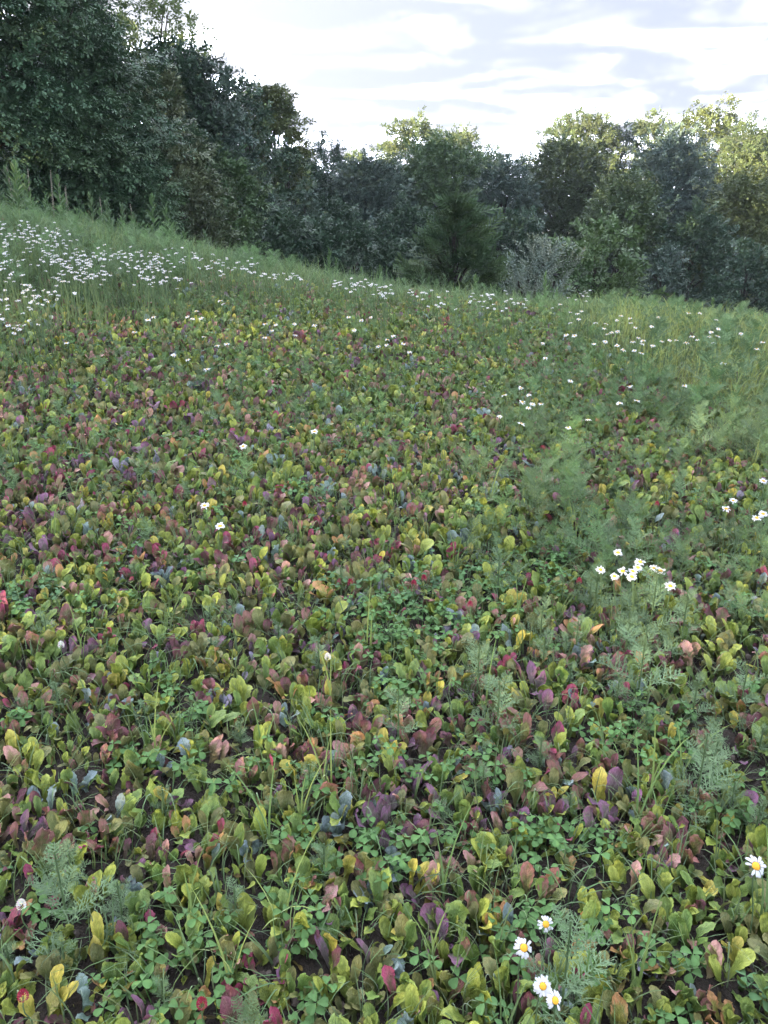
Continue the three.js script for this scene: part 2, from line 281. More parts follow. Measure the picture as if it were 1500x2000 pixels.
seen(1460, 360, 95, 50, { label: 'green tree at the edge with a sunlit crown over shaded skirts', tint: [.085, .11, .038], lobes: 32 });
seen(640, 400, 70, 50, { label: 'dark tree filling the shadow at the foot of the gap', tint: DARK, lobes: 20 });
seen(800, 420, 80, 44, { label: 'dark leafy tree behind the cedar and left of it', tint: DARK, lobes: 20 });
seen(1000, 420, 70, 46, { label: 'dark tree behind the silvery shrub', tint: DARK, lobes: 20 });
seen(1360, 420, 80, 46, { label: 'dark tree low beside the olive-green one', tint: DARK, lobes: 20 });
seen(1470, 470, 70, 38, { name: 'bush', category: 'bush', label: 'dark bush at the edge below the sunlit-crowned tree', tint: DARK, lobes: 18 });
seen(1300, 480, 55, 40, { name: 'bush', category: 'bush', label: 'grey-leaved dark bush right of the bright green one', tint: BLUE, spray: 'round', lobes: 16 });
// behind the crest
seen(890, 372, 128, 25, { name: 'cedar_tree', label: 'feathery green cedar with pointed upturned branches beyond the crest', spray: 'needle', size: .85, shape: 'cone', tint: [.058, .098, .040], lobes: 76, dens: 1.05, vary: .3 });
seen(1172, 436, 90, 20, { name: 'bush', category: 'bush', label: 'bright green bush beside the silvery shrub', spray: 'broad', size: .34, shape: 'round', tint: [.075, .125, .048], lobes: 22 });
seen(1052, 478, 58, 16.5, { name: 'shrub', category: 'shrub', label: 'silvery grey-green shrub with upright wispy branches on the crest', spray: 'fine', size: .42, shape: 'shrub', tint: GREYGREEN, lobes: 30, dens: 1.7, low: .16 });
// unseen trees added to carry on the wood and keep low sun off the field
{
  const R = rng(77);
  [[-22, 13], [-17, 11], [-15.5, 18], [-20, -31], [-16.5, -13], [-18, -8], [-19.5, -3], [-20.5, 2.5], [-22, 8], [-27, -14], [-29, -5], [-30, 4], [-24, -22], [-30, -40], [-31, -44], [-29, -53], [-30, -57], [-33, -62], [-31, -31], [-22, -38], [-30, -48], [-18, -52], [-40, -62], [-24, -66]].forEach(([x, z], i) =>
    tree({ label: ['unseen dark tree added for shade, out past the near end of the wood', 'unseen dark tree added for shade, further back in the wood'][i > 8 ? 1 : 0], group: i > 8 ? 'added shade trees further back in the wood' : 'added shade trees past the near end of the wood', p: V(x, H(x, z), z), h: 8.5 + 2.5 * R(), r: 3.6, spray: 'broad', size: .95, tint: DARK, lobes: 20 }));
}

// ------------------------------------------------------------------ broad-leaved crop: leaf shapes and colours
const PAL = {
  lime: [[.19, .25, .045], [.38, .44, .085]], green: [[.12, .20, .048], [.225, .325, .08]], olive: [[.125, .15, .048], [.23, .23, .085]], yellow: [[.29, .30, .05], [.60, .51, .11]],
  orange: [[.26, .26, .06], [.58, .30, .14]], maroon: [[.135, .10, .065], [.21, .075, .10]], russet: [[.155, .155, .06], [.33, .14, .13]], crimson: [[.17, .11, .075], [.42, .075, .155]],
  plum: [[.15, .125, .115], [.26, .115, .215]], salmon: [[.27, .22, .11], [.56, .30, .27]], glaucousSheen: [[.18, .26, .22], [.28, .36, .37]], lilac: [[.22, .23, .26], [.37, .33, .47]],  // blue-grey leaves: waxy underside colour with sky reflection mixed into it
};
const PN = Object.keys(PAL), NSHAPE = 6;
function leafGeo(shape, base, tip, seed) {
  const g = new GB(), r = rng(seed * 7 + shape), NV = 15, US = [-1, -.5, 0, .5, 1];
  const wide = [.17, .135, .175, .15, .12, .175][shape], curl = [.35, .7, .2, 1.1, .5, -.25][shape], cup = [.22, .35, -.15, .3, .5, .1][shape], ruffle = [.03, .05, .06, .04, .03, .07][shape], tooth = [.06, .09, .05, .12, .04, .08][shape], ph = r() * 6;
  let y = 0, z = 0;
  const tipStart = .45 + .3 * r(), edge = .25 + .35 * r();
  for (let i = 0; i <= NV; i++) {
    const v = 1 - Math.pow(1 - i / NV, 1.45), dv = i ? v - (1 - Math.pow(1 - (i - 1) / NV, 1.45)) : 0, t = clamp((v - .28) / .72);
    let w = shape === 2 ? Math.pow(Math.sin(Math.PI * t), .55) : (Math.pow(t, .75) * Math.sqrt(Math.max(0, 1 - Math.pow(t, 3.4)))) / .69;
    if (shape === 3 || shape === 5) w *= 1 + .22 * Math.sin(t * 17) * (1 - t * .6);
    w = Math.max(i === NV ? .004 : .065 * (v < .5 ? 1 : 1 - v), w * wide * (1 + (i % 2 ? tooth : -tooth) * (t > .12 ? 1 : 0)));
    const a = curl * v * v;
    if (i) { y += Math.cos(a) * dv; z -= Math.sin(a) * dv; }
    for (const u of US) {
      const uu = Math.abs(u), zz = z + cup * u * u * w + ruffle * Math.sin(v * 11 + ph + u) * uu, nz = .22 * noise2(u * 1.7 + seed * 3.1, v * 4 + shape * 9), k = sstep(tipStart, 1.02, v + edge * uu * uu * .6 + nz), sp = 1 + .18 * noise2(u * 3 + seed, v * 8 + shape);
      g.v(u * w, y, zz, [0, 1, 2].map((q) => lerp(v < .3 ? base[q] * .9 + .02 : base[q], tip[q], k) * sp), .5 + u * .5, v);
    }
  }
  for (let i = 0; i < NV; i++) for (let j = 0; j < 4; j++) { const a = i * 5 + j; g.q(a, a + 1, a + 6, a + 5); }
  return g.build();
}
const LEAF = {}; PN.forEach((n, k) => { LEAF[n] = []; for (let s = 0; s < NSHAPE; s++) LEAF[n].push(leafGeo(s, PAL[n][0], PAL[n][1], k * 13 + 5)); });
const W0 = { lime: 26, green: 24, olive: 22, yellow: 4, orange: 1.8, maroon: 6, russet: 7, crimson: 2.2, plum: 4.2, salmon: 3.2, glaucousSheen: 3, lilac: .5 };
function pick(w, r) { let s = 0; for (const k in w) s += w[k]; let a = r * s; for (const k in w) { a -= w[k]; if (a <= 0) return k; } return 'lime'; }

// clover trefoil, feathery frond, grass tuft
function trefoilGeo(seed) {
  const g = new GB(), r = rng(seed);
  for (let k = 0; k < 3; k++) {
    const a = k * 2.094 + .2 * (r() - .5), ca = Math.cos(a), sa = Math.sin(a), droop = .12 + .25 * r(), P = (l, w, e) => [ca * l - sa * w, 1 + e - droop * l * l, sa * l + ca * w], C = (q) => [q, q * 1.02, q];
    const o = g.v(...P(.02, 0, 0), C(1.0)), pts = [[.2, .14, .04], [.42, .25, .07], [.58, .22, .06], [.62, .09, .03], [.57, 0, 0], [.62, -.09, .03], [.58, -.22, .06], [.42, -.25, .07], [.2, -.14, .04]].map((q, i) => g.v(...P(...q), C(i === 4 ? 1.1 : .95))), m = g.v(...P(.33, 0, 0), C(1.12));
    for (let i = 0; i + 1 < pts.length; i++) g.t(m, pts[i + 1], pts[i]); g.t(m, pts[0], o); g.t(m, o, pts[8]);
  }
  for (const [x, z] of [[.025, 0], [0, .025]]) { const c = [.9, 1, .8]; g.q(g.v(-x * 1.2, 0, -z * 1.2, c), g.v(x * 1.2, 0, z * 1.2, c), g.v(x, 1, z, c), g.v(-x, 1, -z, c)); }
  return g.build();
}
function frondGeo(seed) {                                         // finely cut leaf, unit length along +y, arching to -z
  const g = new GB(), r = rng(seed), thin = (a, b, w, n, k) => { const d = b.clone().sub(a), s = V().crossVectors(d, n).normalize().multiplyScalar(w), c = [k, k, k]; g.q(g.v(a.x - s.x, a.y - s.y, a.z - s.z, c), g.v(a.x + s.x, a.y + s.y, a.z + s.z, c), g.v(b.x + s.x * .4, b.y + s.y * .4, b.z + s.z * .4, c), g.v(b.x - s.x * .4, b.y - s.y * .4, b.z - s.z * .4, c)); };
  const S = (t) => V(.03 * Math.sin(t * 4 + seed), t - .12 * t * t, -.34 * t * t), n = V(0, .3, 1).normalize();
  for (let i = 0; i < 4; i++) thin(S(i / 4), S((i + 1) / 4), .014, n, .9);
  for (let i = 0; i < 10; i++) for (const s of [-1, 1]) {
    const t = .16 + .82 * i / 10 + .02 * r(), L = .34 * Math.pow(Math.sin(Math.PI * clamp(t * .9 + .06)), .8) * (.8 + .4 * r()), b = S(t), d = V(s * (.7 + .3 * r()), .35 + .4 * r(), .9 * (r() - .4)).normalize(), e = b.clone().addScaledVector(d, L), k = .85 + .3 * r();
    thin(b, e, .012, n, k);
    for (let j = 1; j < 4; j++) for (const q of [-1, 1]) { const c = b.clone().lerp(e, j / 4 + .16 * (r() - .5)), dd = d.clone().applyAxisAngle(n, q * (.35 + .6 * r())).add(V(0, 0, .9 * (r() - .5))).normalize(); thin(c, c.clone().addScaledVector(dd, L * (.2 + .35 * r()) * (1 - j * .12)), .010, n, k * (.85 + .3 * r())); }
  }
  return g.build();
}
function bladeInto(g, r, x0, z0, yaw, h, w, lean, c) {
  const N = 5, dx = Math.cos(yaw), dz = Math.sin(yaw); let a = .1 * lean, x = x0, y = 0, z = z0, prev = null;
  for (let i = 0; i <= N; i++) { const t = i / N, ww = w * Math.pow(1 - t, .7) * (i === N ? 0 : 1) + .0002, k = .8 + .35 * t, p = g.v(x - dz * ww, y, z + dx * ww, [c[0] * k, c[1] * k, c[2] * k]), q = g.v(x + dz * ww, y, z - dx * ww, [c[0] * k, c[1] * k, c[2] * k]); if (prev) g.q(prev[0], prev[1], q, p); prev = [p, q]; x += dx * Math.sin(a) * h / N; z += dz * Math.sin(a) * h / N; y += Math.cos(a) * h / N; a += lean / N * 1.6; }
}
function tuftGeo(seed, n, h, w, spread, lean) { const g = new GB(), r = rng(seed); for (let i = 0; i < n; i++) { const a = r() * 6.283, q = spread * Math.sqrt(r()); bladeInto(g, r, Math.cos(a) * q, Math.sin(a) * q, a + r() - .5, h * (.55 + .55 * r()), w * (.7 + .6 * r()), lean * (.3 + 1 * r()), [1, 1, 1].map(() => .9 + .2 * r())); } return g.build(); }
const TREFOIL = [21, 22, 23, 24].map(trefoilGeo), FROND = [31, 32, 33].map(frondGeo);
const TUFT = [41, 42, 43].map((s) => tuftGeo(s, 8, .25, .0030, .07, 1.15)), SHORT = [51, 52, 53].map((s) => tuftGeo(s, 7, .13, .0016, .04, 1.4)), BROADTUFT = [61, 62, 63].map((s) => tuftGeo(s, 5, .22, .0038, .02, .75));

// ------------------------------------------------------------------ how the field is laid out (measured on the photograph, then planted in metres)
const cropTop = (X) => X < 500 ? lerp(632, 588, X / 500) : X < 1050 ? lerp(588, 604, (X - 500) / 550) : X < 1300 ? lerp(604, 790, (X - 1050) / 250) : lerp(790, 930, (X - 1300) / 200);
const blob = (X, Y, a) => { let s = 0; for (const [x, y, rx, ry, k] of a) s += k * Math.exp(-((X - x) ** 2 / (rx * rx) + (Y - y) ** 2 / (ry * ry))); return s; };
const FEATHER = [[1180, 1240, 130, 90, 1.6], [1060, 960, 90, 70, 1], [1380, 830, 130, 90, 1.2], [1080, 830, 80, 50, 1], [160, 1800, 70, 90, 1.5], [1420, 1560, 90, 80, 1.5], [1220, 1130, 120, 60, 1.3], [1450, 1850, 60, 110, 1.3], [930, 1960, 70, 50, 1.2], [1230, 1390, 60, 50, 1.4], [1160, 1060, 90, 60, .9], [1480, 1130, 60, 90, .8], [770, 1440, 50, 60, .9], [980, 1080, 80, 80, .7], [1350, 1050, 90, 60, .7]];
const CLOVER = [[370, 1390, 50, 40, 1.6], [350, 1950, 80, 70, 1.8], [590, 1560, 50, 40, 1], [560, 1760, 50, 45, 1.5], [780, 1660, 120, 50, 1.2], [860, 1210, 130, 50, 1.2], [1070, 1660, 90, 40, 1.3], [780, 1370, 60, 40, 1.2], [730, 1260, 70, 50, 1], [1250, 1450, 90, 50, 1], [1320, 1830, 50, 50, .8], [1020, 1880, 60, 60, 1], [420, 1540, 60, 30, 1], [60, 1180, 60, 40, .8], [250, 1500, 60, 40, .8], [1090, 1110, 70, 50, .7], [900, 1530, 60, 40, .6], [640, 1930, 50, 40, .7]];
const BARE = [[560, 1180, 80, 45, 1.1], [680, 1640, 40, 25, .8], [870, 1640, 60, 25, .9], [230, 1690, 60, 30, .9], [1420, 1480, 40, 70, 1], [1400, 1360, 50, 40, .8], [950, 1800, 60, 60, .8], [1430, 1800, 30, 110, 1], [60, 1850, 50, 60, .7], [520, 1340, 60, 40, .6], [90, 1960, 60, 40, .6], [300, 1530, 60, 20, .6], [750, 1880, 60, 40, .6], [150, 1600, 50, 25, .6]];

const BUCK = { leaf: {}, trefoil: TREFOIL.map(() => []), frond: FROND.map(() => []), tuft: TUFT.map(() => []), short: SHORT.map(() => []), broad: BROADTUFT.map(() => []) };
PN.forEach((n) => { BUCK.leaf[n] = LEAF[n].map(() => []); });
const Rf = rng(2024), plants = [];
const jitterGrid = (step, zNear, zFar, fn) => { for (let d = zNear; d < zFar; d += step) { const half = d * .56 + .75; for (let x = -half; x < half; x += step) fn(x + (Rf() - .5) * step, -(d + (Rf() - .5) * step)); } };
const GROUP_NAMES = { lime: 'yellow-green leafy plants', green: 'green leafy plants', olive: 'olive leafy plants', yellow: 'yellowing leafy plants', orange: 'orange-tipped leafy plants', maroon: 'maroon leafy plants', russet: 'russet leafy plants', crimson: 'crimson-tipped leafy plants', plum: 'plum-coloured leafy plants', salmon: 'salmon-tipped leafy plants', glaucousSheen: 'blue-grey leafy plants', lilac: 'lilac-grey leafy plants' };
jitterGrid(.044, .35, 9.8, (x, z) => {
  const y = H(x, z), [X, Y] = px(x, y, z), cov = sstep(-85, 70, Y - cropTop(clamp(X, 0, 1500)) + 44 * fbm2(x * 1.7, z * 1.7, 3));
  const feather = blob(X, Y, FEATHER), clover = blob(X, Y, CLOVER), bare = blob(X, Y, BARE) + .35 * sstep(.25, .6, fbm2(x * 2.1 + 9, z * 2.1, 3));
  if (Rf() > Math.max(cov, .20) * (1 - .32 * clamp(feather * .7)) * (1 - .55 * clamp(clover * .6)) * (1 - .62 * clamp(bare))) return;
  const red = clamp(.5 + .9 * fbm2(x * .9 + 4, z * .9, 3) + .30 * sstep(900, 200, X) * sstep(1500, 1000, Y) - .12 * sstep(900, 1300, X));
  const w = { ...W0 }; for (const k of ['maroon', 'russet', 'crimson', 'plum', 'salmon']) w[k] *= .35 + 1.9 * red; for (const k of ['lime', 'green']) w[k] *= 1.5 - .9 * red; w.orange *= .6 + .9 * red;
  const far = sstep(1100, 650, Y); w.olive *= 1 + .2 * far; w.green *= 1 + .6 * far; for (const k of ['maroon', 'russet', 'crimson', 'plum', 'salmon', 'orange']) w[k] *= 1 - .45 * far;
  const main = pick(w, Rf()), n = 3 + Math.floor(Rf() * 4.2), size = (.054 + .031 * Math.pow(Rf(), 1.6)) * (Rf() < .06 ? 1.2 : 1), L = [];
  for (let i = 0; i < n; i++) {
    const pal = Rf() < .7 ? main : pick(w, Rf()), toward = Rf() < .58, yaw = toward ? (Rf() - .5) * 1.6 : i / n * 6.283 + Rf(), lean = .06 + .62 * Math.pow(Rf(), 1.3), s = size * (.72 + .5 * Rf());
    L.push({ pal, shape: Math.floor(Rf() * NSHAPE), m: mat4(V((Rf() - .5) * .03, -.012, (Rf() - .5) * .03), -lean, yaw, (Rf() - .5) * .5, V(s * (.85 + .35 * Rf()), s, s)), t: Math.floor(Rf() * 4) });
  }
  plants.push({ p: V(x, y, z), main, L, X, Y, d: Math.hypot(x, y - EYE, z) });
});
jitterGrid(.052, .35, 6.5, (x, z) => {                            // seedlings between the larger plants
  const y = H(x, z), [X, Y] = px(x, y, z); if (Rf() > .8 * sstep(-30, 80, Y - cropTop(clamp(X, 0, 1500)))) return;
  const n = 2 + Math.floor(Rf() * 3), w = { ...W0, lime: 30, green: 40, olive: 30 }, main = pick(w, Rf());
  for (let i = 0; i < n; i++) { const s = (.026 + .026 * Rf()) * (z > -2.4 ? 1.35 : 1), sh = Math.floor(Rf() * NSHAPE), t = Math.floor(Rf() * 4); BUCK.leaf[main][sh].push({ m: mat4(V(x + (Rf() - .5) * .03, y - .006, z + (Rf() - .5) * .03), -.2 - .9 * Rf(), Rf() * 6.28, (Rf() - .5) * .5, s), c: new THREE.Color().setRGB(...TINTS[t]) }); }
});
// the plants that show largest are things of their own; the rest of the crop is one mass
const EXTRA = [[1138, 1780, 'lime', 'large yellow-green leafy plant right behind the four lowest daisies'], [1400, 1880, 'lime', 'broad clump of lime leaves near the bottom corner, right of the lowest daisies'], [1215, 1700, 'lime', 'tall lime-leaved plant just above the large yellow-green one'], [1048, 1730, 'russet', 'russet-leaved plant left of the tall lime-leaved plant'], [322, 1225, 'lime', 'tall light green paddle leaf standing above its neighbours'], [1105, 1395, 'lime', 'pale yellow-green plant standing above darker leaves, below the daisy cluster'], [60, 1470, 'lime', 'yellow-green plant at the very edge, upper of the two edge plants'], [100, 1960, 'yellow', 'yellow-leaved plant at the very bottom corner beside a crimson clover head'], [1400, 1280, 'lime', 'bushy lime plant in the right part, taller than the leaves around it'], [822, 1710, 'yellow', 'upright yellow-leaved plant above the bottom middle'], [180, 1740, 'lime', 'yellow-green plant in a dark gap above the big feathery weed'], [425, 1165, 'lime', 'fresh lime-green clump beside the upper bare patch']];
const rE = rng(5);
for (const [X, Y, main, label] of EXTRA) {
  const g = onGround(X, Y + 42, 0); if (!g) continue;
  const L = [], n = 6; for (let i = 0; i < n; i++) L.push({ pal: i < 4 ? main : pick({ green: 2, olive: 1, salmon: 1 }, rE()), shape: [0, 2, 1, 0, 3, 2][i], m: mat4(V((rE() - .5) * .04, -.01, (rE() - .5) * .03), -.1 - .5 * rE(), (rE() - .5) * 2.4, (rE() - .5) * .6, .070 + .018 * rE()), t: 2 });
  for (let i = plants.length - 1; i >= 0; i--) if (plants[i].p.distanceTo(g) < .075) plants.splice(i, 1);
  plants.push({ p: V(g.x, H(g.x, g.z), g.z), main, L, X, Y, d: -1, label });
}
plants.sort((a, b) => a.d - b.d);
const LANDMARKS = [[1045, 1905, 'the four lowest daisies'], [1476, 1692, 'the lone edge daisy'], [395, 1967, 'the lowest red clover'], [45, 1946, 'the corner red clover'], [1138, 1780, 'the largest lime plant'], [1400, 1880, 'the lime clump'], [1048, 1730, 'the russet-leaved plant'], [822, 1710, 'the upright yellow plant'], [180, 1740, 'the dark-gap plant'], [60, 1470, 'the edge lime plant'], [590, 1560, 'the tall pale grass tuft'], [42, 1770, 'the greenish clover head'], [680, 1640, 'the dark bare patch'], [1240, 1560, 'the yellow grass blades'], [160, 1800, 'the big feathery weed']];
const takenLabels = new Set();
function where(X, Y, what) {                                      // a label that says where among the findable things a plant stands
  let best = null, bd = 1e9; for (const l of LANDMARKS) { const q = Math.hypot(X - l[0], Y - l[1]); if (q < bd) { bd = q; best = l; } }
  const dx = X - best[0], dy = Y - best[1], dir = Math.abs(dx) > 1.4 * Math.abs(dy) ? (dx < 0 ? 'left of' : 'right of') : Math.abs(dy) > 1.4 * Math.abs(dx) ? (dy < 0 ? 'above' : 'below') : (dy < 0 ? 'above and ' : 'below and ') + (dx < 0 ? 'left of' : 'right of'), how = bd < 55 ? 'close ' : bd < 110 ? '' : bd < 180 ? 'a little ' : 'well ';
  const l = `${what}, ${how}${dir} ${best[2]}`; takenLabels.add(l); return l;
}
const SHORTC = { lime: 'lime', green: 'green', olive: 'olive', yellow: 'yellow', orange: 'orange', maroon: 'maroon', russet: 'russet', crimson: 'crimson', plum: 'plum', salmon: 'salmon', glaucousSheen: 'blue-grey', lilac: 'lilac' };
function leafWords(q) { const n = {}; q.L.forEach((l) => n[l.pal] = (n[l.pal] ?? 0) + 1); const k = Object.keys(n).sort((a, b) => n[b] - n[a]); return `${['', 'one', 'two', 'three', 'four', 'five', 'six', 'seven', 'eight'][n[k[0]]]} ${SHORTC[k[0]]}${k[1] ? ' and ' + SHORTC[k[1]] : ''} leaves`; }
let nThing = 0;
for (const q of plants) {
  const inFrame = q.X > 0 && q.X < 1510 && q.Y < 2060;
  if (q.label || (inFrame && nThing < 285)) {
    nThing++;
    const o = thing('leafy_plant', q.label ?? where(q.X, q.Y, leafWords(q)), 'plant', q.p, q.label ? null : GROUP_NAMES[q.main] + ' on the nearest soil');
    for (const l of q.L) { const m = part(o, 'leaf', LEAF[l.pal][l.shape], brassicaMats[l.t]); l.m.decompose(m.position, m.quaternion, m.scale); }
  } else for (const l of q.L) BUCK.leaf[l.pal][l.shape].push({ m: new THREE.Matrix4().makeTranslation(q.p.x, q.p.y, q.p.z).multiply(l.m), c: new THREE.Color().setRGB(...TINTS[l.t]) });
}
// clover
const clovers = [];
jitterGrid(.062, .35, 8.6, (x, z) => {
  const y = H(x, z), [X, Y] = px(x, y, z), cov = sstep(-50, 40, Y - cropTop(clamp(X, 0, 1500)) + 30 * noise2(x * 2, z * 2));
  if (Rf() > cov * (.05 + 1.2 * clamp(blob(X, Y, CLOVER)) + .20 * sstep(.1, .5, fbm2(x * 1.6 - 5, z * 1.6 + 8, 3)))) return;
  const n = 4 + Math.floor(Rf() * 4), L = [], k0 = .8 + .4 * Rf(), bl = Rf();
  for (let i = 0; i < n; i++) { const a = Rf() * 6.28, q = .045 * Math.sqrt(Rf()), hgt = .03 + .045 * Rf(), lw = .023 + .012 * Rf(), k = k0 * (.85 + .3 * Rf()); L.push({ g: Math.floor(Rf() * 4), m: mat4(V(Math.cos(a) * q, -.01, Math.sin(a) * q), (Rf() - .3) * .6, a, (Rf() - .5) * .5, V(lw, hgt, lw)), c: new THREE.Color().setRGB(lerp(.11, .08, bl) * k, lerp(.215, .165, bl) * k, lerp(.06, .075, bl) * k) }); }
  clovers.push({ p: V(x, y, z), L, X, Y, d: Math.hypot(x, y - EYE, z) });
});
clovers.sort((a, b) => a.d - b.d);
const cloverMats = [.85, 1, 1.15].map((k) => leafy({ color: new THREE.Color().setRGB(.105 * k, .21 * k, .068 * k), transmission: .3 }));
let nClover = 0;
for (const q of clovers) {
  if (q.X > 0 && q.X < 1500 && q.Y < 2040 && nClover < 130) {
    nClover++;
    const o = thing('clover_plant', where(q.X, q.Y, q.L.length > 7 ? 'thick green clover' : 'thin green clover'), 'clover', q.p, 'clover plants on the nearest soil');
    q.L.forEach((l, i) => { const m = part(o, 'leaf', TREFOIL[l.g], cloverMats[i % 3]); l.m.decompose(m.position, m.quaternion, m.scale); });
  } else for (const l of q.L) BUCK.trefoil[l.g].push({ m: new THREE.Matrix4().makeTranslation(q.p.x, q.p.y, q.p.z).multiply(l.m), c: l.c });
}
// feathery weeds
const weeds = [], weedStem = new THREE.CylinderGeometry(.0016, .0028, 1, 5).translate(0, .5, 0);
jitterGrid(.072, .4, 10, (x, z) => {
  const y = H(x, z), [X, Y] = px(x, y, z), f = blob(X, Y, FEATHER), right = sstep(750, 1250, X) * sstep(1550, 1000, Y) * .14 + sstep(1250, 680, Y) * .15;
  const above = Y < cropTop(clamp(X, 0, 1500)) - 40; if (Rf() > (above ? .22 + .35 * sstep(.0, .5, fbm2(x * 1.3, z * 1.3, 2)) : clamp(f) * .46 + right + .07)) return;
  const hgt = (.05 + .13 * Rf() * Rf() + .03 * Rf()) * (1 + .35 * clamp(f)) * (above ? 1.7 : 1 + .2 * sstep(800, 1150, X)), n = 9 + Math.floor(Rf() * 5), L = [], k0 = .75 + .5 * Rf(), bl = Rf();
  for (let i = 0; i < n; i++) { const t = i / n, k = k0 * (.85 + .3 * Rf()), s = hgt * (.36 + .2 * Rf()) * (1.1 - .45 * t); L.push({ g: i % 3, m: mat4(V(0, hgt * t * .85, 0), -(1.05 - .75 * t) + .3 * (Rf() - .5), i * 2.4 + Rf() * .5, 0, s), c: new THREE.Color().setRGB(lerp(.12, .135, bl) * k, lerp(.215, .205, bl) * k, lerp(.078, .105, bl) * k) }); }
  weeds.push({ p: V(x, y, z), L, X, Y, h: hgt, d: Math.hypot(x, y - EYE, z) });
});
weeds.sort((a, b) => a.d - b.d);
const frondMats = [.85, 1, 1.15].map((k) => leafy({ color: new THREE.Color().setRGB(.125 * k, .195 * k, .10 * k), transmission: 0, roughness: .7 }));
let nWeed = 0;
for (const q of weeds) {
  if (q.X > 0 && q.X < 1500 && q.Y < 2030 && nWeed < 70) {
    nWeed++;
    const o = thing('feathery_weed', where(q.X, q.Y, q.h > .12 ? 'taller feathery weed' : 'short feathery weed'), 'weed', q.p, 'feathery weeds among the nearest plants'), s = part(o, 'stem', weedStem, stemMat); s.scale.y = q.h * .95;
    q.L.forEach((l, i) => { const m = part(o, 'frond', FROND[l.g], frondMats[i % 3]); l.m.decompose(m.position, m.quaternion, m.scale); });
  } else for (const l of q.L) BUCK.frond[l.g].push({ m: new THREE.Matrix4().makeTranslation(q.p.x, q.p.y, q.p.z).multiply(l.m), c: l.c });
}
// short thin grass everywhere, meadow grass on the bank, the crest and the right-hand corner
const gcol = (k, yel, blu = 0) => new THREE.Color().setRGB(lerp(.115, .31, yel) * k, lerp(.185, .35, yel) * k, lerp(.065 + .03 * blu, .10, yel) * k);
jitterGrid(.066, .35, 9.5, (x, z) => {
  const y = H(x, z), [X, Y] = px(x, y, z), c = sstep(-20, 60, Y - cropTop(clamp(X, 0, 1500)));
  if (Rf() > .85) return;
  BUCK.short[Math.floor(Rf() * 3)].push({ m: mat4(V(x, y - .005, z), (Rf() - .5) * .4, Rf() * 6.28, (Rf() - .5) * .4, V(1, .5 + .6 * Rf(), 1).multiplyScalar(.8 + .4 * Rf())), c: gcol(.6 + .5 * Rf(), .15 * Rf() + .15 * (1 - c), Rf()) });
});
const meadow = (x, z) => {
  const y = H(x, z), [X, Y] = px(x, y, z);
  const rel = Y - cropTop(clamp(X, -200, 1500)) + 50 * fbm2(x * 1.7 + 3, z * 1.7, 3), outside = sstep(85, -70, rel);
  if (Rf() > outside * .8 + .012) return;
  const right = sstep(1000, 1300, X), yel = clamp(right * sstep(595, 640, Y) * sstep(900, 780, Y) * (.62 + .5 * fbm2(x * 1.6, z * 1.6, 3)) + (.2 + .25 * right) * fbm2(x * .9, z * .9, 3) + (.15 + .2 * right) * Rf() + .06), s = (.75 + .5 * Rf()) * (1 - .2 * right * sstep(700, 900, Y)) * lerp(.62, 1, sstep(50, -50, rel));
  BUCK.tuft[Math.floor(Rf() * 3)].push({ m: mat4(V(x, y - .01, z), (Rf() - .5) * .35, Rf() * 6.28, (Rf() - .5) * .35, V(s, s * (.75 + .35 * Rf()), s)), c: gcol(.65 + .6 * Rf(), yel, Rf()) });
};
jitterGrid(.07, 2, 12, meadow); jitterGrid(.16, 12, 26, meadow);
// taller single grass tufts standing in the crop
const GRASS = [[160, 1240], [640, 1500], [525, 1600], [890, 1060], [650, 1330], [1240, 1560], [1265, 1530], [1120, 1010], [1010, 1170], [380, 1760], [590, 1560], [1135, 1900], [1240, 1880], [460, 1880], [940, 1340], [590, 1010], [720, 1230], [1480, 1760], [1330, 1470], [300, 1430], [860, 1700], [110, 1010], [960, 930], [520, 1420], [840, 1830], [550, 1760]];
const grassMats = [[.17, .25, .07], [.22, .29, .08], [.13, .22, .07]].map((c) => leafy({ color: new THREE.Color().setRGB(...c), transmission: .3 }));
GRASS.forEach(([X, Y], i) => {
  const g = onGround(X, Y + 60, 0), o = thing('grass_tuft', where(X, Y, ['pale green', 'yellowish', 'mid green'][i % 3] + ' grass tuft'), 'grass', V(g.x, H(g.x, g.z) - .01, g.z), 'tall grass tufts in the crop'); o.rotation.y = i * 1.7;
  for (let k = 0; k < 4; k++) { const gb = new GB(); bladeInto(gb, Rf, (Rf() - .5) * .02, (Rf() - .5) * .02, k * 1.6 + Rf(), (.12 + .13 * Rf()), .0020 + .0015 * Rf(), .25 + .9 * Rf() * Rf(), [1, 1, 1]); part(o, 'blade', gb.build(), grassMats[i % 3]); }
});
const crumbGeo = (() => { const g = new THREE.IcosahedronGeometry(1, 1), p = g.attributes.position; for (let i = 0; i < p.count; i++) { const k = 1 + .35 * noise3(p.getX(i) * 1.3, p.getY(i) * 1.3, p.getZ(i) * 1.3); p.setXYZ(i, p.getX(i) * k, p.getY(i) * k * .7, p.getZ(i) * k); } g.computeVertexNormals(); return g; })();
{
  const list = []; jitterGrid(.05, .35, 4, (x, z) => { for (let i = 0; i < 2; i++) { const s = .0025 + .009 * Math.pow(Rf(), 3), k = .7 + .9 * Rf(), a = x + (Rf() - .5) * .06, b = z + (Rf() - .5) * .06; list.push({ m: mat4(V(a, H(a, b) + s * .2, b), Rf() * 6, Rf() * 6, 0, s), c: new THREE.Color().setRGB(.055 * k, .044 * k, .036 * k) }); } });
  const o = thing('soil_crumbs', 'small dark crumbs of earth lying between the plants', 'soil', V(0, 0, 0), null, 'stuff'); instances(o, 'crumb', crumbGeo, new THREE.MeshStandardMaterial({ roughness: 1 }), list);
}
const litter = LEAF.olive.map(() => []);
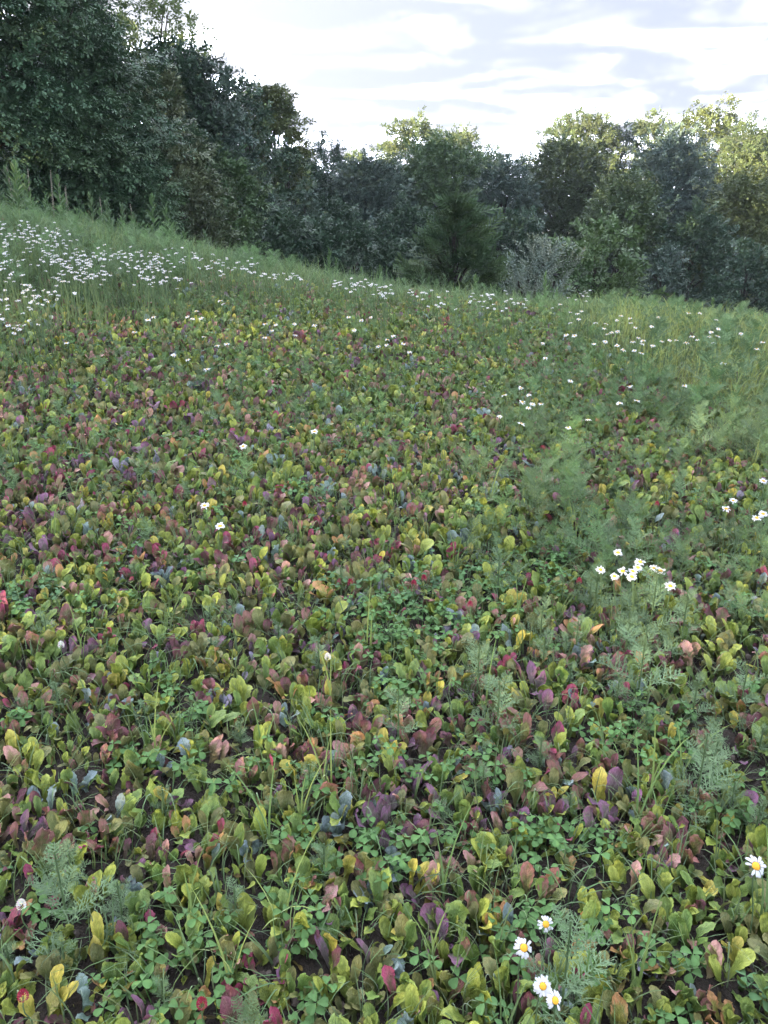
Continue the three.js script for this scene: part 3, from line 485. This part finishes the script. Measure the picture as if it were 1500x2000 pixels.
jitterGrid(.055, .35, 5, (x, z) => { if (Rf() > .55) return; const s = .012 + .03 * Rf(), k = .5 + .8 * Rf(); litter[Math.floor(Rf() * NSHAPE)].push({ m: mat4(V(x, H(x, z) + .006 + .008 * Rf(), z), -1.57 + .7 * (Rf() - .5), Rf() * 6.28, .6 * (Rf() - .5), V(s, s * 1.3, s)), c: new THREE.Color().setRGB(1.1 * k, .75 * k, .55 * k) }); });
{
  const lt = thing('leaf_litter', 'small dead brown leaf scraps lying on the dark soil', 'leaf litter', V(0, 0, 0), null, 'stuff'); litter.forEach((b, i) => instances(lt, 'scrap', LEAF.olive[i], brassicaMat, b));
  const crop = thing('leafy_ground_cover', 'low leafy crop with green, yellow, red and purple leaves covering the field', 'ground cover', V(0, 0, 0), null, 'stuff');
  for (const n of PN) BUCK.leaf[n].forEach((b, i) => instances(crop, 'leaf', LEAF[n][i], brassicaMat, b));
  const cl = thing('clover_cover', 'green clover growing between the leafy plants across the field', 'clover', V(0, 0, 0), null, 'stuff'); BUCK.trefoil.forEach((b, i) => instances(cl, 'leaf', TREFOIL[i], softLeaf, b));
  const fw = thing('weed_cover', 'grey-green feathery weeds spread through the further field', 'weeds', V(0, 0, 0), null, 'stuff'); BUCK.frond.forEach((b, i) => instances(fw, 'frond', FROND[i], softLeaf, b));
  const gr = thing('meadow_grass', 'long green and yellowish grass on the bank, the crest and the right side', 'grass', V(0, 0, 0), null, 'stuff'); BUCK.tuft.forEach((b, i) => instances(gr, 'tuft', TUFT[i], softLeaf, b));
  const sg = thing('short_grass', 'thin short grass blades on the soil between the leafy plants', 'grass', V(0, 0, 0), null, 'stuff'); BUCK.short.forEach((b, i) => instances(sg, 'tuft', SHORT[i], softLeaf, b));
}

// ------------------------------------------------------------------ daisies
function petalGeo(L, W, droop, seed) {
  const g = new GB(), N = 4, r = rng(seed);
  for (let i = 0; i <= N; i++) { const t = i / N, w = W * [.45, .85, 1, .95, .45][i], x = .2 + L * t, y = .06 + .08 * t - droop * t * t; for (const u of [-1, 0, 1]) g.v(x - (i === N && u === 0 ? .03 : 0), y - (u ? 0 : .02), u * w, [1, 1, 1]); }
  for (let i = 0; i < N; i++) for (let j = 0; j < 2; j++) { const a = i * 3 + j; g.q(a, a + 1, a + 4, a + 3); }
  return g.build();
}
const PETAL = [0, 1, 2, 3].map((i) => petalGeo(.34 - .02 * i, .062 + .006 * i, [.05, .16, .3, .02][i], i));
const ringOf = (k, n, full) => { const r = rng(900 + k), L = []; for (let i = 0; i < n; i++) { if (!full && r() < .12) continue; L.push({ g: Math.floor(r() * 4), yaw: i / n * 6.283 + .12 * (r() - .5), s: .9 + .2 * r(), tilt: .25 * (r() - .5) }); } return L; };
const RING = [0, 1, 2, 3, 4].map((k) => mergeGeometries(ringOf(k, 17, k < 3).map((e) => PETAL[e.g].clone().applyMatrix4(mat4(V(0, 0, 0), 0, e.yaw, e.tilt, e.s)))));
const DISC = new THREE.SphereGeometry(.2, 12, 6, 0, 6.283, 0, Math.PI / 2).scale(1, .5, 1).translate(0, .05, 0);
const stemGeo = (seed) => { const r = rng(seed), b = [V(0, 0, 0), V(.05 * (r() - .5), .4, .05 * (r() - .5)), V(.06 * (r() - .5), .8, .06 * (r() - .5)), V(0, 1, 0)]; return new THREE.TubeGeometry(new THREE.CatmullRomCurve3(b), 7, .0045, 5); };
const STEM = [1, 2, 3].map(stemGeo);
function stemBetween(o, local, geo) { const s = part(o, 'stem', geo, stemMat); s.quaternion.setFromUnitVectors(V(0, 1, 0), local.clone().normalize()); const L = local.length(); s.scale.set(.34, L, .34); s.scale.x = s.scale.z = .3; return s; }
const DRIFT = thing('daisy_drift', 'countless smaller daisies filling in the drift on the grassy bank', 'daisies', V(0, 0, 0), null, 'stuff'), DB = { ring: [[], [], [], [], []], disc: [], stem: [] };
const Rd = rng(321); let nDaisy = 0;
function daisy(X, Y, hgt, label, group, opt = {}) {
  const p = onGround(X, Y, hgt); if (!p) return null;
  const lx = (Rd() - .5) * .1 * (hgt / .3), lz = (Rd() - .5) * .1 * (hgt / .3), b = V(p.x + lx, 0, p.z + lz); b.y = H(b.x, b.z) - .01;
  const many = nDaisy >= 296, o = many ? DRIFT : thing('daisy', label, 'daisy', b, group), head = p.clone().sub(b), s = (opt.size ?? .029) * (.85 + .3 * Rd());
  if (!many) stemBetween(o, head, STEM[nDaisy % 3]);
  const yaw = Rd() * 6.28, tilt = opt.tilt ?? (.06 + .36 * Rd()), dirY = opt.face ?? (Rd() < .65 ? (Rd() - .5) * 2 : Rd() * 6.28);
  const q = new THREE.Quaternion().setFromAxisAngle(V(Math.cos(dirY), 0, -Math.sin(dirY)), tilt).multiply(new THREE.Quaternion().setFromAxisAngle(V(0, 1, 0), yaw));
  if (many) {
    const m = new THREE.Matrix4().compose(p, q, V(s, s, s)), c = new THREE.Color(1, 1, 1), st = new THREE.Matrix4().compose(b, new THREE.Quaternion().setFromUnitVectors(V(0, 1, 0), head.clone().normalize()), V(.3, head.length(), .3));
    DB.ring[nDaisy % 5].push({ m, c }); DB.disc.push({ m: m.clone().scale(V(.6, .7, .6)), c }); DB.stem.push({ m: st, c }); nDaisy++; return o;
  }
  if (opt.petals) { for (const e of ringOf(40 + nDaisy, opt.petals, !opt.worn)) { const m = part(o, 'petal', PETAL[opt.worn ? 1 + e.g % 2 : e.g], petalMat); m.quaternion.copy(q).multiply(new THREE.Quaternion().setFromEuler(new THREE.Euler(0, e.yaw, e.tilt + (opt.worn ? -.3 * Rd() : 0), 'YXZ'))); m.scale.setScalar(s * e.s); m.position.copy(head); } }
  else { const m = part(o, 'petal_ring', RING[Math.floor(Rd() * 5)], petalMat); m.quaternion.copy(q); m.scale.setScalar(s); m.position.copy(head); }
  const d = part(o, 'disc', DISC, discMat); d.quaternion.copy(q); d.scale.setScalar(s * (s < .032 && opt.size < .03 ? .62 : 1)); d.position.copy(head);
  nDaisy++; return o;
}
for (const [X, Y, l, o] of [
  [1066, 1805, 'white daisy with ragged petals, uppermost of the four near the bottom edge', { petals: 15, worn: true, tilt: .75, face: 0 }], [1023, 1851, 'white daisy leftmost of the four near the bottom edge', { petals: 18, worn: true, tilt: .7, face: .1 }], [1060, 1926, 'full white daisy with a bright yellow disc above the lowest one', { petals: 19, tilt: .75, face: .2 }], [1084, 1954, 'drooping-petalled white daisy touching the full one, lowest in view', { petals: 17, worn: true, tilt: .7, face: .4 }],
  [1476, 1692, 'small half-petalled daisy alone by the right edge', { petals: 14, worn: true, tilt: .6, face: 0, size: .034 }],
]) daisy(X, Y, .17, l, null, { size: .031, ...o });
for (const [X, Y, l] of [[1207, 1080, 'topmost white daisy of the dense cluster in the right part'], [1173, 1113, 'leftmost white daisy of the dense cluster in the right part'], [1200, 1126, 'second daisy from the left in the dense cluster, lowest of the row'], [1216, 1116, 'daisy with a clear yellow disc in the left half of the cluster'], [1236, 1116, 'daisy in the middle of the cluster beside the clear yellow disc'], [1250, 1098, 'upper middle daisy of the dense cluster'], [1246, 1109, 'daisy just beneath the upper middle one of the cluster'], [1234, 1127, 'flat edge-on daisy at the bottom middle of the cluster'], [1277, 1110, 'larger daisy at the right of the cluster, overlapping a neighbour'], [1290, 1115, 'small daisy overlapped by the larger one right of the cluster'], [1309, 1145, 'daisy hanging lower, apart from the cluster on its right'], [430, 1028, 'lone white daisy among red and green leaves left of the centre'], [475, 872, 'lone white daisy far up the crop left of the centre'], [1491, 940, 'large white daisy at the right edge above two yellow-centred ones'], [1432, 978, 'white daisy with an orange-yellow disc near the right edge'], [1418, 994, 'smaller daisy just below and left of the orange-disc one'], [1478, 1012, 'flat white daisy low at the right edge'], [1490, 1004, 'faded daisy overlapping the flat one at the right edge'], [400, 988, 'small half-hidden daisy between yellow leaves left of the centre'], [614, 843, 'tiny lone daisy in the mid crop left of the centre']])
  daisy(X, Y, X < 700 ? .14 : .22, l, null, { tilt: .35, face: 0 });
const MID_D = [[985, 772], [1017, 758], [1033, 772], [1020, 786], [1032, 797], [1040, 790], [1056, 789], [976, 814], [1018, 828], [1114, 745], [1230, 755], [1210, 788], [1244, 783], [1337, 754], [1413, 710], [1149, 820], [1110, 836], [398, 658], [424, 676], [443, 672], [339, 694], [367, 703], [404, 722], [517, 660], [681, 620], [724, 620], [706, 626], [575, 633], [614, 636], [518, 633], [539, 635], [531, 646], [577, 655], [692, 645], [768, 657], [757, 664], [739, 677], [755, 674], [788, 672], [800, 688], [289, 625], [300, 620], [366, 619], [376, 623], [393, 622], [263, 649], [130, 670], [384, 608], [430, 588], [436, 594]];
MID_D.forEach(([X, Y]) => daisy(X, Y, .2, 'white daisy standing singly above the coloured leaves of the middle field', 'scattered daisies in the middle field', {}));
const RIGHT_D = [[1094, 595], [1114, 610], [1136, 608], [1128, 613], [1114, 631], [1130, 624], [1163, 631], [1180, 642], [1184, 633], [1186, 653], [1213, 617], [1205, 626], [1195, 650], [1206, 648], [1232, 631], [1241, 640], [1231, 622], [1273, 638], [1286, 620], [1106, 655], [1122, 656], [1060, 671], [1065, 700], [1182, 668], [1160, 672], [1205, 675], [1217, 684], [1236, 668], [1247, 660], [1256, 666], [1254, 672], [1239, 685], [1253, 690], [1275, 676], [1293, 667], [1308, 665], [1321, 665], [1340, 670], [1367, 612], [1345, 612], [1399, 625], [1389, 649], [1385, 658], [1403, 643], [1402, 657], [1447, 652], [1478, 682], [1490, 669], [1352, 658], [1362, 664], [1394, 670]];
RIGHT_D.forEach(([X, Y]) => daisy(X, Y, .26, 'white daisy in the yellowish meadow grass on the right of the crest', 'daisies in the meadow grass on the right', {}));
{
  const gauss = () => (Rd() + Rd() + Rd() - 1.5) * 1.15;
  for (const [x, y, sx, sy, n] of [[560, 532, 40, 7, 12], [690, 548, 40, 8, 22], [740, 558, 24, 9, 12], [850, 565, 70, 7, 9], [945, 575, 50, 10, 12], [1000, 585, 60, 10, 10], [900, 592, 60, 8, 5], [1140, 570, 30, 8, 6]]) for (let i = 0; i < n * 1.4; i++) daisy(x + gauss() * sx * 1.2, y + 8 + gauss() * sy * 1.3, .26 + .1 * Rd(), 'white daisy in the grass along the crest before the dark trees', 'daisies along the crest', { size: .021 });
  const patches = [[45, 458, 55, 14, 34], [20, 512, 34, 14, 20], [95, 470, 40, 14, 16], [140, 522, 36, 14, 34], [150, 500, 36, 12, 16], [235, 497, 50, 10, 20], [285, 520, 40, 14, 28], [310, 545, 36, 8, 10], [55, 575, 45, 14, 20], [30, 630, 26, 14, 7], [370, 505, 36, 8, 10], [460, 522, 40, 9, 18], [180, 548, 40, 8, 9]];
  for (const [x, y, sx, sy, n] of patches) for (let i = 0; i < n * 2.1; i++) { const X = x + gauss() * sx * 1.4, Y = y + gauss() * sy * 1.7; if (X > -20) daisy(X, Y, .24 + .12 * Rd(), 'white daisy in the dense drift on the grassy bank at the left', 'daisies in the drift on the grassy bank', { size: .021 }); }
}

DB.ring.forEach((b, i) => instances(DRIFT, 'petal_ring', RING[i], petalMat, b)); instances(DRIFT, 'disc', DISC, discMat, DB.disc); instances(DRIFT, 'stem', STEM[0], stemMat, DB.stem);

// ------------------------------------------------------------------ clover flowers
{
  const fl = (c) => { const g = new GB(), r = rng(8); for (let i = 0; i < 70; i++) { const t = (i + .5) / 70, u = 1 - 1.7 * t, s = Math.sqrt(1 - Math.min(1, u * u)), a = i * 2.4, d = V(s * Math.cos(a), u, s * Math.sin(a)); leaflet(g, d.clone().multiply(V(.3, .5, .3)), d.clone().add(V(0, .9, 0)).normalize(), d, .34, .2, c.map((k) => k * (.75 + .5 * r()))); } return g.build(); };
  const redGeo = fl([.30, .02, .055]), whiteGeo = fl([.72, .68, .66]);
  const put = (X, Y, h, geo, label, cat, s) => { const p = onGround(X, Y, h); if (!p) return; const b = V(p.x, H(p.x, p.z), p.z), o = thing(cat === 'red' ? 'crimson_clover' : 'white_clover', label, 'clover flower', b); part(o, 'flower_head', geo, softLeaf).position.y = h; o.children[0].scale.setScalar(s); stemBetween(o, V(0, h - .004, 0), STEM[0]).scale.set(.25, h, .25); };
  for (const [X, Y, l] of [[395, 1967, 'crimson clover head among bright clover leaves at the bottom edge'], [45, 1946, 'crimson clover head near the bottom corner by yellow leaves'], [684, 1140, 'crimson clover head beside an orange-edged leaf left of the centre'], [828, 1131, 'crimson clover head in the green weeds at the middle'], [808, 1141, 'smaller dull red clover head beside the middle one'], [918, 1184, 'crimson clover head right of the middle above small leaves'], [478, 987, 'distant crimson clover head among red leaves'], [1283, 985, 'crimson clover head below the right-hand weeds'], [1131, 1137, 'dark red clover head left of the daisy cluster']]) put(X, Y, .11, redGeo, l, 'red', .017);
  for (const [X, Y, l] of [[120, 1264, 'round white clover head beside the tall grass tuft'], [640, 1284, 'small white clover head on a stalk above curled leaves'], [42, 1770, 'greenish white clover head near the left edge']]) put(X, Y, .12, whiteGeo, l, 'white', .016);
}

// ------------------------------------------------------------------ tall weeds and dry flower spikes on the bank and the crest
function weedGeo(seed, n, L, W) { const g = new GB(), r = rng(seed); for (let i = 0; i < n; i++) { const t = .12 + .88 * i / (n - 1), a = i * 2.4, tilt = 1.15 - .75 * t * t, k = .8 + .4 * r(); leaflet(g, V(.05 * t * t, t, 0), V(Math.cos(a) * Math.sin(tilt), Math.cos(tilt), Math.sin(a) * Math.sin(tilt)).normalize(), V(0, 1, 0), L * (.6 + .5 * r()) * (1.15 - .55 * t), W, [k, k, k]); } return g.build(); }
const WEED = [1, 2, 3].map((s) => weedGeo(70 + s, 36, .25, .05)), weedTube = new THREE.TubeGeometry(new THREE.CatmullRomCurve3([V(0, 0, 0), V(.01, .5, 0), V(.05, 1, 0)]), 5, .008, 5);
const weedMats = [[.075, .135, .05], [.13, .21, .075], [.07, .115, .055]].map((c) => leafy({ color: new THREE.Color().setRGB(...c), transmission: .3 }));
const Rw = rng(555);
function weed(p, h, mat, label, group) { const o = thing('tall_weed', label, 'weed', p, group); o.rotation.y = Rw() * 6.28; const s = part(o, 'stem', weedTube, stemMat); s.scale.setScalar(h); const m = part(o, 'foliage', WEED[Math.floor(Rw() * 3)], mat); m.scale.setScalar(h); return o; }
for (const [X, top, base, d, l] of [[930, 541, 590, 8.6, 'pale green leafy weed sticking up from the crest left of the silvery shrub'], [1068, 538, 590, 8.4, 'large pale green weed before the silvery shrub'], [1090, 566, 600, 8.4, 'smaller pale weed right of the large one on the crest'], [705, 525, 565, 9.2, 'arching yellow-green weed above the crest daisies by the dark gap'], [960, 560, 590, 8.5, 'small pale weed right of the one left of the silvery shrub'], [1175, 572, 605, 8.6, 'pale green weed below the bright green bush'], [1395, 585, 620, 8.6, 'pale green weed low on the crest in the right part'], [1330, 590, 620, 8.8, 'small green weed on the right part of the crest']]) {
  const a = at(X, top, d), y = H(a.x, -d); weed(V(a.x, y, -d), Math.max(.25, a.y - y), weedMats[1], l);
}
for (let i = 0; i < 150; i++) {
  const X = -60 + 460 * Math.pow(Rw(), 1.2), d = 10 + 7 * Rw(), a = at(X, 400, d), y = H(a.x, -d), h = .46 + .42 * Rw();
  weed(V(a.x, y, -d), h, weedMats[Rw() < .3 ? 2 : 0], 'leafy green weed in the tall growth between the daisies and the wood', 'tall weeds before the wood');
}
for (let i = 0; i < 40; i++) {
  const X = 480 + 1040 * Rw(), d = 8.6 + 1.4 * Rw(), a = at(X, 560, d), y = H(a.x, -d);
  weed(V(a.x, y, -d), .28 + .22 * Rw(), weedMats[i % 2 ? 2 : 0], 'low leafy weed along the crest in front of the dark trees', 'low weeds along the crest');
}
const spikeGeo = (() => { const g = new GB(), r = rng(4); for (let i = 0; i < 90; i++) { const t = i / 90, a = i * 2.4, k = .7 + .6 * r(); leaflet(g, V(0, .55 + .45 * t, 0), V(Math.cos(a), .6, Math.sin(a)).normalize(), V(0, 1, 0), .035 * (1.2 - .7 * t), .03, [k, k, k]); } return g.build(); })();
const spikeStem = new THREE.CylinderGeometry(.0015, .003, 1, 6).translate(0, .5, 0), spikeMat = leafy({ color: new THREE.Color().setRGB(.27, .25, .20), transmission: 0, roughness: .9 });
[[18, 325], [44, 330], [88, 332], [102, 348], [116, 362], [135, 368], [196, 385], [188, 440], [268, 398]].forEach(([X, top], i) => {
  const d = i === 7 ? 10.5 : 13 + 3 * Rw(), a = at(X, top, d), y = H(a.x, -d), o = thing('dry_spike', i === 7 ? 'dry flower spike standing nearest, in front of the others' : 'dry pale flower spike standing in the weeds before the wood', 'dead plant', V(a.x, y, -d), i === 7 ? null : 'dry flower spikes before the wood'), h = Math.max(.5, a.y - y);
  part(o, 'stem', spikeStem, dryMat).scale.set(1, h, 1); part(o, 'seed_head', spikeGeo, spikeMat).scale.set(h * .6, h, h * .6); o.rotation.z = .16 * (Rw() - .5); o.rotation.x = .1 * (Rw() - .5);
});
let nI = 0; scene.traverse((o) => { if (o.isInstancedMesh) nI += o.count; });
console.log('plants', plants.length, 'clover', clovers.length, 'weeds', weeds.length, 'daisies', nDaisy, 'instances', nI);
renderer.render(scene, camera);
